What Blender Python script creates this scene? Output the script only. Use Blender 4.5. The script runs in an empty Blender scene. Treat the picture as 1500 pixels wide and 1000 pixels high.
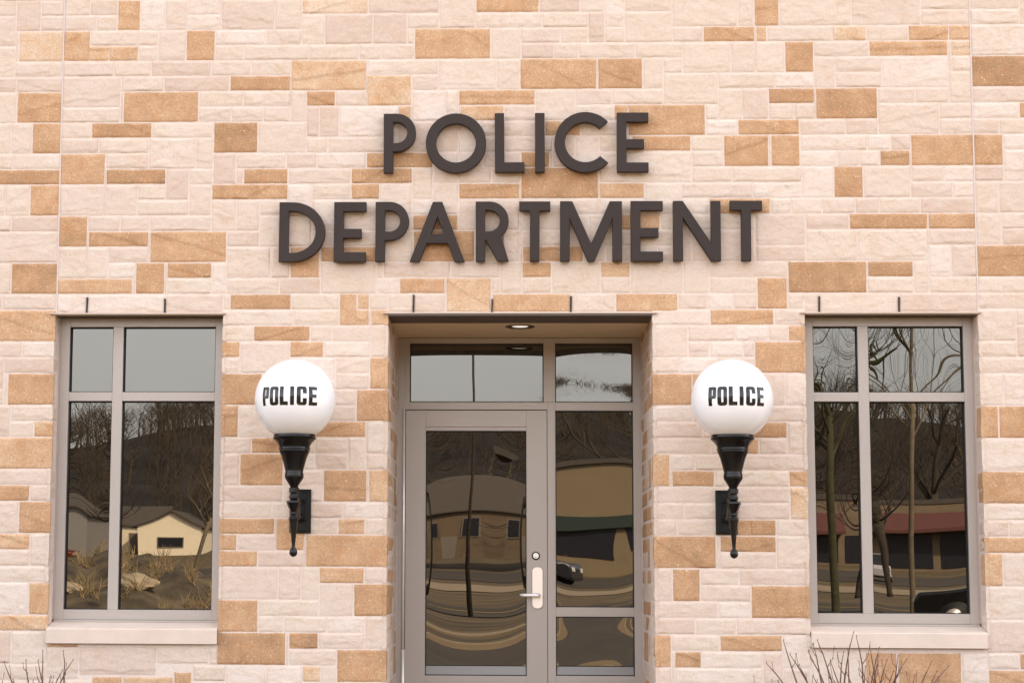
import bpy, bmesh, math, random
import numpy as np
from mathutils import Vector, Matrix
R = math.radians
S = bpy.context.scene

# ---------------------------------------------------------------- camera
FOC, PPX = 2944.96, 619.92                      # focal length and principal point of the 1500 px wide photograph
yaw, pitch, roll = -0.0422229, 0.1182004, 0.0043934
def cam_axes():
    cy, sy, cp, sp, cr, sr = math.cos(yaw), math.sin(yaw), math.cos(pitch), math.sin(pitch), math.cos(roll), math.sin(roll)
    f = Vector((sy*cp, cy*cp, sp)); r = Vector((cy, -sy, 0)); u = r.cross(f)
    return r*cr+u*sr, -r*sr+u*cr, f
cr_, cu_, cf_ = cam_axes()
cam = bpy.data.cameras.new('camera'); camo = bpy.data.objects.new('camera', cam); S.collection.objects.link(camo)
camo.matrix_world = Matrix(((cr_.x, cu_.x, -cf_.x, 0), (cr_.y, cu_.y, -cf_.y, -12.6375), (cr_.z, cu_.z, -cf_.z, .64187), (0, 0, 0, 1)))
cam.sensor_width = 36; cam.sensor_fit = 'HORIZONTAL'; cam.lens = FOC*36/1500
cam.shift_x = (750-PPX)/1500
cam.clip_start = .1; cam.clip_end = 2000
S.camera = camo

# ---------------------------------------------------------------- world, sun, exposure
SUN_EL, SUN_AZ = R(42), R(38)                   # azimuth measured from +Y (behind the building) towards +X
w = bpy.data.worlds.new('World'); S.world = w; w.use_nodes = True
nt = w.node_tree; nt.nodes.clear()
out = nt.nodes.new('ShaderNodeOutputWorld'); bg = nt.nodes.new('ShaderNodeBackground')
sky = nt.nodes.new('ShaderNodeTexSky'); sky.sky_type = 'NISHITA'; sky.sun_disc = False
sky.sun_elevation = SUN_EL; sky.sun_rotation = SUN_AZ; sky.dust_density = 3.0; sky.air_density = 1.0; sky.ozone_density = 1.0
hsv = nt.nodes.new('ShaderNodeHueSaturation'); hsv.inputs['Saturation'].default_value = .30
tint = nt.nodes.new('ShaderNodeMix'); tint.data_type = 'RGBA'; tint.blend_type = 'MULTIPLY'; tint.inputs[0].default_value = 1
tint.inputs[7].default_value = (1.0, .955, .925, 1)    # thin bright overcast, a little warm
nt.links.new(sky.outputs[0], hsv.inputs['Color']); nt.links.new(hsv.outputs[0], tint.inputs[6])
nt.links.new(tint.outputs[2], bg.inputs[0]); bg.inputs[1].default_value = .15
nt.links.new(bg.outputs[0], out.inputs[0])
sl = bpy.data.lights.new('sun', 'SUN'); sl.energy = 3.4; sl.angle = R(.53); sl.color = (1, .86, .66)
slo = bpy.data.objects.new('sun', sl); S.collection.objects.link(slo); slo.location = (30, 40, 60)
sdir = Vector((math.sin(SUN_AZ)*math.cos(SUN_EL), math.cos(SUN_AZ)*math.cos(SUN_EL), math.sin(SUN_EL)))
slo.rotation_euler = sdir.to_track_quat('Z', 'Y').to_euler()
S.view_settings.view_transform = 'Standard'; S.view_settings.look = 'None'
S.view_settings.exposure = 2.54; S.view_settings.gamma = 1
S.cycles.max_bounces = 8; S.cycles.glossy_bounces = 4; S.cycles.caustics_reflective = False

# ---------------------------------------------------------------- helpers
COL = S.collection
def tag(o, label=None, cat=None, group=None, kind=None):
    if label: o['label'] = label
    if cat: o['category'] = cat
    if group: o['group'] = group
    if kind: o['kind'] = kind
    return o
def thing(name, label, cat, loc=(0, 0, 0), rz=0, group=None):
    o = bpy.data.objects.new(name, None); COL.objects.link(o); o.location = loc; o.rotation_euler = (0, 0, rz); o.empty_display_size = .2
    return tag(o, label, cat, group)
def copy_tree(o, parent=None):
    c = o.copy(); COL.objects.link(c)
    if parent: c.parent = parent; c.matrix_parent_inverse = o.matrix_parent_inverse
    for ch in list(o.children): copy_tree(ch, c)
    return c
class MB:
    """collects geometry for ONE mesh object"""
    def __init__(s): s.v = []; s.f = []; s.m = []; s.sm = []
    def add(s, vs, fs, mi=0, smooth=False):
        b = len(s.v); s.v += [tuple(p) for p in vs]
        for f in fs: s.f.append([b+i for i in f]); s.m.append(mi); s.sm.append(smooth)
        return s
    def box(s, x0, x1, y0, y1, z0, z1, bev=.0, mi=0):
        if bev <= 0:
            vs = [(x, y, z) for z in (z0, z1) for y in (y0, y1) for x in (x0, x1)]
            return s.add(vs, [(0, 2, 3, 1), (4, 5, 7, 6), (0, 1, 5, 4), (2, 6, 7, 3), (0, 4, 6, 2), (1, 3, 7, 5)], mi)
        bm = bmesh.new(); bmesh.ops.create_cube(bm, size=1)
        for v in bm.verts: v.co = Vector(((x0+x1)/2+v.co.x*(x1-x0), (y0+y1)/2+v.co.y*(y1-y0), (z0+z1)/2+v.co.z*(z1-z0)))
        bmesh.ops.bevel(bm, geom=bm.edges[:], offset=bev, segments=2, profile=.6, affect='EDGES')
        bm.verts.index_update(); s.add([v.co[:] for v in bm.verts], [[v.index for v in f.verts] for f in bm.faces], mi); bm.free(); return s
    def tube(s, pts, rad, n=8, mi=0, cap=True):
        pts = [Vector(p) for p in pts]; k = len(pts)
        if not hasattr(rad, '__len__'): rad = [rad]*k
        rings = []; ref = None
        for i, p in enumerate(pts):
            t = (pts[min(i+1, k-1)]-pts[max(i-1, 0)]).normalized()
            if ref is None: ref = Vector((1, 0, 0)) if abs(t.x) < .8 else Vector((0, 1, 0))
            a = (ref-t*ref.dot(t)).normalized(); ref = a; b = t.cross(a)
            rings.append([p+(a*math.cos(q*2*math.pi/n)+b*math.sin(q*2*math.pi/n))*rad[i] for q in range(n)])
        vs = [v for r in rings for v in r]; fs = []
        for i in range(k-1):
            for q in range(n): fs.append((i*n+q, i*n+(q+1) % n, (i+1)*n+(q+1) % n, (i+1)*n+q))
        if cap: fs += [tuple(range(n))[::-1], tuple((k-1)*n+q for q in range(n))]
        return s.add(vs, fs, mi, True)
    def lathe(s, prof, n=40, c=(0, 0, 0), flute=None, mi=0, smooth=True):
        vs = []; fs = []; k = len(prof)
        for z, r in prof:
            for q in range(n):
                a = q*2*math.pi/n; rr = r
                if flute and flute[0] <= z <= flute[1]: rr = r*(1-flute[2]*abs(math.cos(a*flute[3]/2)))
                vs.append((c[0]+rr*math.cos(a), c[1]+rr*math.sin(a), c[2]+z))
        for i in range(k-1):
            for q in range(n): fs.append((i*n+q, i*n+(q+1) % n, (i+1)*n+(q+1) % n, (i+1)*n+q))
        if prof[0][0] > prof[-1][0]: fs = [f[::-1] for f in fs]
        fs += [tuple(range(n)), tuple((k-1)*n+q for q in range(n))]
        return s.add(vs, fs, mi, smooth)
    def prism(s, pts, x0, x1, axis='x', mi=0):
        """extrudes a closed outline of (a, b) points from x0 to x1 along axis"""
        n = len(pts)
        def P(a, b, t): return (t, a, b) if axis == 'x' else ((a, t, b) if axis == 'y' else (a, b, t))
        vs = [P(a, b, x0) for a, b in pts]+[P(a, b, x1) for a, b in pts]
        fs = [tuple(range(n))[::-1], tuple(range(n, 2*n))]+[(i, (i+1) % n, n+(i+1) % n, n+i) for i in range(n)]
        return s.add(vs, fs, mi)
    def build(s, name, mats, parent=None, recalc=True, auto=None):
        me = bpy.data.meshes.new(name); me.from_pydata(s.v, [], s.f)
        for m in (mats if isinstance(mats, (list, tuple)) else [mats]): me.materials.append(m)
        me.polygons.foreach_set('material_index', s.m); me.polygons.foreach_set('use_smooth', s.sm)
        if recalc:
            bm = bmesh.new(); bm.from_mesh(me); bmesh.ops.recalc_face_normals(bm, faces=bm.faces[:]); bm.to_mesh(me); bm.free()
        if auto: me.set_sharp_from_angle(angle=R(auto))
        me.update()
        o = bpy.data.objects.new(name, me); COL.objects.link(o)
        if parent: o.parent = parent
        return o

def mat(name, color, rough=.6, metal=0., noise=0., nscale=20., bump=0., bscale=200., spec=.5, coat=0.):
    m = bpy.data.materials.new(name); m.use_nodes = True; n = m.node_tree; b = n.nodes['Principled BSDF']
    b.inputs['Base Color'].default_value = (*color, 1); b.inputs['Roughness'].default_value = rough; b.inputs['Metallic'].default_value = metal
    b.inputs['Specular IOR Level'].default_value = spec; b.inputs['Coat Weight'].default_value = coat
    tc = n.nodes.new('ShaderNodeTexCoord')
    if noise:
        t = n.nodes.new('ShaderNodeTexNoise'); t.inputs['Scale'].default_value = nscale; t.inputs['Detail'].default_value = 6; n.links.new(tc.outputs['Object'], t.inputs['Vector'])
        r = n.nodes.new('ShaderNodeMapRange'); r.inputs[1].default_value = .3; r.inputs[2].default_value = .7; r.inputs[3].default_value = 1-noise; r.inputs[4].default_value = 1+noise
        mx = n.nodes.new('ShaderNodeMix'); mx.data_type = 'RGBA'; mx.blend_type = 'MULTIPLY'; mx.inputs[0].default_value = 1; mx.inputs[6].default_value = (*color, 1)
        n.links.new(t.outputs[0], r.inputs[0]); n.links.new(r.outputs[0], mx.inputs[7]); n.links.new(mx.outputs[2], b.inputs['Base Color'])
    if bump:
        t = n.nodes.new('ShaderNodeTexNoise'); t.inputs['Scale'].default_value = bscale; t.inputs['Detail'].default_value = 4; n.links.new(tc.outputs['Object'], t.inputs['Vector'])
        bp = n.nodes.new('ShaderNodeBump'); bp.inputs['Strength'].default_value = bump; bp.inputs['Distance'].default_value = .01
        n.links.new(t.outputs[0], bp.inputs['Height']); n.links.new(bp.outputs[0], b.inputs['Normal'])
    return m

def stone_mat(name, ramp, speckle, bump):
    """stone whose own colour runs along a ramp by the per-stone attribute 'tone', clouded and speckled by noise"""
    m = bpy.data.materials.new(name); m.use_nodes = True; n = m.node_tree; b = n.nodes['Principled BSDF']; N = n.nodes.new; L = n.links.new
    b.inputs['Roughness'].default_value = .9; b.inputs['Specular IOR Level'].default_value = .2
    tc = N('ShaderNodeTexCoord'); at = N('ShaderNodeAttribute'); at.attribute_name = 'tone'
    n1 = N('ShaderNodeTexNoise'); n1.inputs['Scale'].default_value = 7; n1.inputs['Detail'].default_value = 5; n1.inputs['Roughness'].default_value = .6
    L(tc.outputs['Object'], n1.inputs['Vector'])
    ma = N('ShaderNodeMath'); ma.operation = 'MULTIPLY_ADD'; ma.inputs[1].default_value = 1.05; ma.inputs[2].default_value = -.525
    ad = N('ShaderNodeMath'); ad.operation = 'ADD'; ad.use_clamp = True
    L(n1.outputs[0], ma.inputs[0]); L(ma.outputs[0], ad.inputs[0]); L(at.outputs['Fac'], ad.inputs[1])
    cr = N('ShaderNodeValToRGB'); e = cr.color_ramp.elements
    e[0].position = 0; e[0].color = (*ramp[0], 1); e[1].position = 1; e[1].color = (*ramp[-1], 1)
    for i, c in enumerate(ramp[1:-1]):
        k = e.new((i+1)/(len(ramp)-1)); k.color = (*c, 1)
    L(ad.outputs[0], cr.inputs[0])
    n2 = N('ShaderNodeTexNoise'); n2.inputs['Scale'].default_value = 85; n2.inputs['Detail'].default_value = 2; L(tc.outputs['Object'], n2.inputs['Vector'])
    mr = N('ShaderNodeMapRange'); mr.inputs[1].default_value = .3; mr.inputs[2].default_value = .7; mr.inputs[3].default_value = 1-speckle; mr.inputs[4].default_value = 1+speckle
    L(n2.outputs[0], mr.inputs[0])
    mx = N('ShaderNodeMix'); mx.data_type = 'RGBA'; mx.blend_type = 'MULTIPLY'; mx.inputs[0].default_value = 1
    L(cr.outputs[0], mx.inputs[6]); L(mr.outputs[0], mx.inputs[7])
    nh = N('ShaderNodeTexNoise'); nh.inputs['Scale'].default_value = 11 if speckle < .1 else 16; nh.inputs['Detail'].default_value = 4; nh.inputs['Distortion'].default_value = .6
    mph = N('ShaderNodeMapping'); mph.inputs['Location'].default_value = (3.1, 7.7, 1.9); L(tc.outputs['Object'], mph.inputs[0]); L(mph.outputs[0], nh.inputs['Vector'])
    mh = N('ShaderNodeMapRange'); mh.inputs[1].default_value = .52; mh.inputs[2].default_value = .74; mh.inputs[3].default_value = 0; mh.inputs[4].default_value = .55 if speckle > .1 else .5; L(nh.outputs[0], mh.inputs[0])
    mq = N('ShaderNodeMix'); mq.data_type = 'RGBA'; mq.blend_type = 'MULTIPLY'; mq.inputs[7].default_value = (1.0, .80, .62, 1) if speckle > .1 else (.98, .90, .83, 1)
    L(mh.outputs[0], mq.inputs[0]); L(mx.outputs[2], mq.inputs[6]); mx = mq
    last = mx
    if speckle > .1:                              # pale grains
        n3 = N('ShaderNodeTexVoronoi'); n3.inputs['Scale'].default_value = 62; L(tc.outputs['Object'], n3.inputs['Vector'])
        ms = N('ShaderNodeMapRange'); ms.inputs[1].default_value = .13; ms.inputs[2].default_value = .30; ms.inputs[3].default_value = .75; ms.inputs[4].default_value = 0
        n4 = N('ShaderNodeTexNoise'); n4.inputs['Scale'].default_value = 22; L(tc.outputs['Object'], n4.inputs['Vector'])
        mm = N('ShaderNodeMapRange'); mm.inputs[1].default_value = .48; mm.inputs[2].default_value = .62
        mu = N('ShaderNodeMath'); mu.operation = 'MULTIPLY'
        L(n3.outputs['Distance'], ms.inputs[0]); L(n4.outputs[0], mm.inputs[0]); L(ms.outputs[0], mu.inputs[0]); L(mm.outputs[0], mu.inputs[1])
        m3 = N('ShaderNodeMix'); m3.data_type = 'RGBA'; m3.inputs[7].default_value = (.82, .62, .45, 1)
        L(mu.outputs[0], m3.inputs[0]); L(mx.outputs[2], m3.inputs[6]); last = m3
    else:                                         # thin ochre veins
        n3 = N('ShaderNodeTexNoise'); n3.inputs['Scale'].default_value = 3.2; n3.inputs['Detail'].default_value = 7; n3.inputs['Distortion'].default_value = .8
        mp = N('ShaderNodeMapping'); mp.inputs['Scale'].default_value = (1, 1, 2.6); L(tc.outputs['Object'], mp.inputs[0]); L(mp.outputs[0], n3.inputs['Vector'])
        sb = N('ShaderNodeMath'); sb.operation = 'SUBTRACT'; sb.inputs[1].default_value = .5
        ab = N('ShaderNodeMath'); ab.operation = 'ABSOLUTE'
        ms = N('ShaderNodeMapRange'); ms.inputs[1].default_value = 0; ms.inputs[2].default_value = .022; ms.inputs[3].default_value = .30; ms.inputs[4].default_value = 0
        L(n3.outputs[0], sb.inputs[0]); L(sb.outputs[0], ab.inputs[0]); L(ab.outputs[0], ms.inputs[0])
        m3 = N('ShaderNodeMix'); m3.data_type = 'RGBA'; m3.inputs[7].default_value = (.55, .36, .22, 1)
        L(ms.outputs[0], m3.inputs[0]); L(mx.outputs[2], m3.inputs[6]); last = m3
    L(last.outputs[2], b.inputs['Base Color'])
    bp = N('ShaderNodeBump'); bp.inputs['Strength'].default_value = bump; bp.inputs['Distance'].default_value = .006
    n5 = N('ShaderNodeTexNoise'); n5.inputs['Scale'].default_value = 70; n5.inputs['Detail'].default_value = 4; L(tc.outputs['Object'], n5.inputs['Vector'])
    L(n5.outputs[0], bp.inputs['Height']); L(bp.outputs[0], b.inputs['Normal'])
    return m

def glass_mat():
    m = bpy.data.materials.new('tinted_glass'); m.use_nodes = True; n = m.node_tree; n.nodes.clear(); N = n.nodes.new; L = n.links.new
    o = N('ShaderNodeOutputMaterial'); mx = N('ShaderNodeMixShader'); g = N('ShaderNodeBsdfGlossy'); d = N('ShaderNodeBsdfDiffuse'); lw = N('ShaderNodeFresnel'); lw.inputs[0].default_value = 1.5
    g.inputs['Roughness'].default_value = 0.0; g.inputs['Color'].default_value = (.97, .92, .86, 1); d.inputs[0].default_value = (.002, .0017, .0013, 1)
    ad = N('ShaderNodeMath'); ad.operation = 'ADD'; ad.inputs[1].default_value = GLASS_R; ad.use_clamp = True
    L(lw.outputs[0], ad.inputs[0]); L(ad.outputs[0], mx.inputs[0]); L(d.outputs[0], mx.inputs[1]); L(g.outputs[0], mx.inputs[2]); L(mx.outputs[0], o.inputs[0])
    return m
GLASS_R = .078
M = dict(
    cream=stone_mat('cream_split_stone', [(.61, .48, .40), (.655, .535, .455), (.665, .55, .457), (.705, .60, .53)], .05, .35),
    tan=stone_mat('tan_sandstone', [(.67, .52, .40), (.62, .43, .28), (.55, .345, .205), (.475, .285, .16), (.375, .225, .125)], .13, .5),
    mortar=mat('mortar', (.735, .62, .545), .95, noise=.05, nscale=30, bump=.4, bscale=120, spec=.1),
    sill=mat('cut_limestone', (.68, .56, .475), .85, noise=.05, nscale=9, bump=.12, bscale=90, spec=.2),
    caulk=mat('joint_sealant', (.66, .565, .535), .7, spec=.2),
    frame=mat('champagne_aluminium', (.41, .36, .325), .42, .15, noise=.02, nscale=3),
    gasket=mat('black_gasket', (.006, .005, .005), .7),
    stop=mat('clear_aluminium', (.22, .205, .19), .4, .3),
    bright=mat('polished_steel', (.90, .88, .86), .25, .35),
    satin=mat('satin_steel', (.80, .72, .65), .38, .7),
    bronze=mat('bronze_flashing', (.10, .075, .06), .55, .2, noise=.05),
    flash=mat('flashing_nose', (.55, .44, .36), .5),
    soffit=mat('soffit_paint', (.74, .59, .42), .8, noise=.03, nscale=5, bump=.05),
    weep=mat('weep_mesh', (.05, .035, .032), .9),
    letter=mat('dark_bronze_letter', (.037, .0265, .0235), .5, .0, noise=.06, nscale=6, bump=.05, bscale=160, spec=.2),
    black=mat('black_cast_iron', (.004, .0035, .0038), .26, .0, bump=.05, bscale=60, spec=.32),
    vinyl=mat('black_gloss_vinyl', (.005, .005, .006), .10, spec=.45),
    opal=mat('opal_glass', (.86, .85, .87), .12, spec=.5),
    twig=mat('bare_twig', (.15, .072, .05), .8, noise=.25, nscale=40),
    mulch=mat('bark_mulch', (.10, .06, .04), .95, noise=.4, nscale=30, bump=.8, bscale=40),
    concrete=mat('concrete', (.25, .19, .12), .9, noise=.08, nscale=2, bump=.2, bscale=60),
    asphalt=mat('asphalt', (.045, .033, .02), .9, noise=.3, nscale=.5, bump=.2, bscale=40),
    grass=mat('dormant_grass', (.095, .064, .026), .95, noise=.6, nscale=.45, bump=.3, bscale=6),
    wood_floor=mat('wooded_hill_floor', (.012, .008, .0045), .95, noise=.4, nscale=.08, bump=.5, bscale=1.5),
    roofing=mat('roof_membrane', (.3, .29, .28), .9, noise=.1, nscale=3),
    lens=mat('lamp_lens', (.85, .80, .72), .3),
)

_b = M['lens'].node_tree.nodes['Principled BSDF']; _b.inputs['Emission Color'].default_value = (1, .93, .82, 1); _b.inputs['Emission Strength'].default_value = .13
# ---------------------------------------------------------------- stone wall
Z0, CS = 4.17682, 0.1016                          # top of course 0, course height
TAN = [tuple(float(v) for v in t.split(',')) for t in '''-3.285,-2.874,-3,1,0.6;-2.527,-2.389,-2,2,0.5;-3.17,-2.88,0,2,0.15;-2.865,-2.713,0,2,0.5;-2.711,-2.586,1,1,0.3;-2.58,-2.396,1,1,0.35;-2.075,-1.897,0,2,0.55;-3.171,-2.889,4,2,0.6;-2.477,-1.997,4,2,0.6;-3.066,-2.89,6,2,0.65;-2.681,-2.298,6,1,0.8;-1.887,-1.61,6,2,0.85;-1.786,-1.404,3,1,0.7;-2.881,-2.595,8,2,0.55;-1.688,-1.412,9,1,0.75;-1.893,-1.411,10,1,0.7;-1.763,-1.383,17,1,0.75;-1.609,-1.259,19,1,0.75;-2.579,-2.201,9,1,0.85;-3.38,-2.896,9,1,0.8;-3.07,-2.895,10,2,0.55;-2.878,-2.701,12,2,0.7;-2.684,-2.305,13,1,0.75;-2.286,-1.801,13,2,0.55;-3.177,-2.9,15,2,0.8;-2.877,-2.401,16,1,0.5;-2.373,-2.196,15,2,0.65;-2.172,-1.894,15,1,0.7;-3.362,-2.892,18,2,0.5;-3.18,-2.869,22,2,0.65;-1.802,-1.705,20,1,0.6;-3.003,-2.871,25,1,0.5;-3.337,-2.87,26,2,0.45;-3.33,-3.029,29,1,0.65;-3.086,-2.871,30,2,0.7;-3.274,-3.018,32,1,0.35;-3.008,-2.875,35,2,0.45;-3.258,-2.906,37,1,0.35;-1.798,-1.56,22,2,0.75;-1.803,-1.708,24,2,0.75;-1.377,-1.171,20,1,0.5;-0.868,-0.756,21,2,0.55;-0.951,-0.755,23,2,0.7;-1.209,-0.898,25,1,0.65;-1.613,-1.393,26,1,0.75;-1.685,-1.42,27,2,0.75;-1.154,-0.889,28,2,0.75;-0.868,-0.751,28,2,0.4;-1.869,-1.389,38,2,0.85;-1.801,-1.469,31,1,0.65;-1.8,-1.707,32,1,0.55;-1.798,-1.574,33,1,0.55;-1.451,-1.279,31,2,0.6;-1.059,-0.899,31,1,0.45;-1.262,-0.772,32,2,0.6;-1.174,-0.902,34,1,0.5;-0.958,-0.77,35,2,0.75;-1.807,-1.566,36,2,0.6;-1.361,-1.187,38,1,0.85;-1.06,-0.767,39,2,0.7;-1.275,-1.17,40,1,0.2;-1.325,-0.905,-2,1,0.02;-0.199,0.2,-2,1,0.55;-0.594,-0.112,0,2,0.5;-1.391,-0.911,2,2,0.3;-0.898,-0.621,3,2,0.3;-1.288,-1.112,4,1,0.75;-0.696,-0.624,5,1,0.45;-0.299,-0.027,5,1,0.4;-1.204,-1.087,5,2,0;-0.899,-0.482,8,1,0.75;-0.996,-0.613,9,1,0.75;-0.308,0.173,4,1,0.6;-0.997,-0.823,10,1,0.6;-0.306,0.074,10,1,0.65;-0.599,-0.321,12,1,0.75;-0.596,-0.213,13,2,0.7;-1.382,-1.203,14,2,0.55;-1.186,-0.84,14,1,0.75;-0.682,-0.401,16,1,0.45;-0.386,-0.108,16,2,0.3;-0.091,0.396,17,1,0.5;-1.064,-0.961,17,2,0.5;-0.951,-0.884,17,1,0.45;-0.961,-0.883,18,1,0.45;-0.863,-0.759,18,1,0.35;1.587,1.736,-2,2,0.55;1.26,1.579,0,1,0.6;1.597,1.655,0,1,0.35;0.085,0.568,2,2,0.6;0.584,0.861,2,2,0.75;0.685,0.764,5,1,0.5;0.777,1.258,5,2,0.6;0.244,0.463,6,1,0.6;0.799,1.164,7,1,0.65;1.381,1.656,7,2,0.65;0.09,0.265,8,1,0.8;1.67,1.952,4,1,0.8;1.472,1.853,6,1,0.6;1.68,1.853,7,2,0.6;0.09,0.574,9,2,0.75;0.589,0.866,10,1,0.5;0.726,0.963,12,1,0.5;1.281,1.66,11,1,0.6;0.099,0.477,14,1,0.65;0.097,0.274,15,1,0.6;0.594,0.772,15,1,0.35;0.688,1.07,17,1,0.5;1.281,1.671,18,1,0.55;2.081,2.287,0,1,0.15;2.564,2.809,0,1,0.5;2.817,2.941,0,1,0.35;1.778,1.951,1,2,0.7;2.313,2.802,1,1,0.5;2.832,2.941,1,1,0.15;2.957,3.387,2,2,0.9;1.968,2.349,4,2,0.75;3.25,3.379,5,1,0.65;2.562,2.94,7,2,0.6;2.957,3.131,7,2,0.65;2.367,2.544,8,1,0.75;1.578,1.758,16,2,0.6;2.074,2.248,9,2,0.75;2.164,2.646,12,1,0.75;2.659,2.938,12,1,0.7;2.955,3.36,14,2,0.75;1.774,2.258,15,2,0.85;2.274,2.55,15,1,0.85;1.77,1.871,19,1,0.55;1.557,1.868,20,2,0.65;2.924,3.053,24,2,0.6;3.064,3.328,24,2,0.7;2.923,3.315,28,2,0.7;1.76,1.86,28,1,0.55;1.508,1.743,25,1,0.8;1.464,1.566,26,1,0.6;1.763,1.863,29,2,0.2;1.513,1.665,31,1,0.75;1.327,1.513,31,1,0.7;1.325,1.663,32,1,0.8;1.512,1.854,35,2,0.75;1.317,1.691,38,1,0.65;2.922,3.304,32,1,0.55;2.923,3.054,33,2,0.4;2.206,2.39,39,2,0.6;2.406,2.784,39,2,0.7;3.148,3.281,39,1,0.6;2.95,3.277,40,2,0.7;0.906,1.157,22,2,0.7;1.163,1.214,22,1,0.5;0.901,1.009,27,2,0.45;1.031,1.286,28,1,0.7;0.897,1.292,32,2,0.75;1.028,1.19,34,2,0.75;0.891,1.007,38,2,0.55;1.037,1.191,39,1,0.8'''.split(';')]
OPEN = [(-2.892, -1.81, .24, 2.318), (1.868, 2.95, .24, 2.318), (-.758, .914, -.42, 2.318)]
JOINTS = (-2.882, 2.951)
WEEPS = [-2.687, -2.184, -.596, -.099, .40, 1.96, 2.458]
X_MIN, X_MAX, R_MIN, R_MAX = -7.0, 7.2, -22, 45
rs = random.Random(7)
_perm = np.random.RandomState(3).rand(256, 256)
def vnoise(x, y):
    xi = np.floor(x).astype(int); yi = np.floor(y).astype(int); fx = x-xi; fy = y-yi
    fx = fx*fx*(3-2*fx); fy = fy*fy*(3-2*fy)
    g = lambda a, b: _perm[a % 256, b % 256]
    return (g(xi, yi)*(1-fx)+g(xi+1, yi)*fx)*(1-fy)+(g(xi, yi+1)*(1-fx)+g(xi+1, yi+1)*fx)*fy
def fbm(x, y, o=4):
    s = 0; a = .5; t = 0
    for i in range(o):
        s = s+a*vnoise(x+17.3*i, y+9.1*i); t += a; a *= .5; x = x*2.03; y = y*2.03
    return s/t
WV, WF, WM, WT = [], [], [], []; wn = 0
def stone(o, du, n, wdt, hgt, kind, tone, res, inset=(.0055, .0055, .0045, .0045)):
    """one split-faced stone: a displaced grid; o = lower corner, du = direction along the course, n = outward"""
    global wn
    l, r, b, t = inset
    nx = max(3, int(wdt/res)); nz = max(4, int(hgt/res))
    # rows of points crowd near the edges so the arris reads
    a = np.linspace(0, 1, nx+1); c = np.linspace(0, 1, nz+1)
    A, C = np.meshgrid(a, c)
    s1, s2 = rs.uniform(0, 200), rs.uniform(0, 200)
    wob = .0022 if kind else .0030
    x0 = l+wob*2*(fbm(C[:, 0]*hgt*28+s1, C[:, 0]*0+s2, 3)-.5)*(l > 0); x1 = wdt-r+wob*2*(fbm(C[:, 0]*hgt*28+s2, C[:, 0]*0+s1, 3)-.5)*(r > 0)
    z0 = b+wob*2.4*(fbm(A[0]*wdt*22+s2+5, A[0]*0+s1, 3)-.5); z1 = hgt-t+wob*2.4*(fbm(A[0]*wdt*22+s1+9, A[0]*0+s2, 3)-.5)
    U = x0[:, None]+(x1-x0)[:, None]*A; V = z0[None, :]+(z1-z0)[None, :]*C
    d = np.minimum(np.minimum(A*wdt if l > 0 else 9, (1-A)*wdt if r > 0 else 9), np.minimum(C*hgt, (1-C)*hgt))
    edge = np.clip(d/.0085, 0, 1)**.6
    if kind:                                      # tan: flat, sandy
        h = -.003+edge*(.0045+.006*(fbm(U*8+s1, V*9+s2, 4)-.4))+.0028*(fbm(U*75+s2, V*75+s1, 3)-.5)*edge
        if rs.random() < .4:
            th = rs.uniform(-.6, .6); dd = (U-wdt*rs.uniform(.2, .8))*math.sin(th)+(V-hgt*rs.uniform(.2, .8))*math.cos(th)+.02*(fbm(U*11+s1, V*11+s2+33, 3)-.5)
            h = h+edge*rs.uniform(.002, .004)*np.clip(dd/.006, -1, 1)*np.exp(-abs(dd)/.06)
    else:                                         # cream: split, with a chipped ledge and a crease or two
        h = -.003+edge*(.004+.0075*(fbm(U*4+s1, V*5+s2, 3)-.4))+.0055*(fbm(U*22+s2, V*34+s1, 4)-.5)*edge+.0016*(fbm(U*80+s2, V*90+s1, 2)-.5)*edge
        for rep in range(2):
            if rs.random() < (.66, .3)[rep]:
                lv = hgt*(.02+.42*fbm(U*rs.uniform(6, 11)+s1+70+9*rep, U*0+s2, 4)*rs.uniform(.4, 1.2)); q = np.clip((lv-V)/.006, 0, 1); q = q*q*(3-2*q)
                h = h-edge*rs.uniform(.004, .0095)*q*np.clip(1.6*fbm(U*5+s2+rep*31, U*0+s1, 2)-.25, 0, 1)
        for rep in range(2):
            if rs.random() < .2:
                th = rs.uniform(-1.1, 1.1); px, pz = rs.uniform(.1, .9)*wdt, rs.uniform(.1, .9)*hgt
                dd = (U-px)*math.sin(th)+(V-pz)*math.cos(th)+.028*(fbm(U*13+s1, V*13+s2+33, 3)-.5)
                h = h+edge*rs.uniform(.0007, .002)*np.clip(dd/.005, -1, 1)*np.exp(-abs(dd)/.05)
    h = np.maximum(h, -.0025+.0015*edge)
    P = np.array(o)[None, None, :]+U[..., None]*np.array(du)+V[..., None]*np.array((0, 0, 1.))+h[..., None]*np.array(n)
    k = (nx+1)*(nz+1); idx = np.arange(k).reshape(nz+1, nx+1)+wn
    F = np.stack([idx[:-1, :-1], idx[:-1, 1:], idx[1:, 1:], idx[1:, :-1]], -1).reshape(-1, 4)
    # skirts going back into the mortar
    ring = np.concatenate([idx[0, :], idx[1:, -1], idx[-1, -2::-1], idx[-2:0:-1, 0]])
    loc = (ring-wn); Pf = P.reshape(-1, 3); B = Pf[loc]-np.array(n)*.02
    m = len(ring); bi = np.arange(m)+wn+k
    SK = np.stack([np.roll(ring, -1), ring, bi, np.roll(bi, -1)], -1)
    WV.append(Pf); WV.append(B); WF.append(F); WF.append(SK); nf = len(F)+len(SK)
    WM.append(np.full(nf, 2 if kind else 1, dtype=np.int32)); WT.append(np.full(k+m, tone)); wn += k+m
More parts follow.
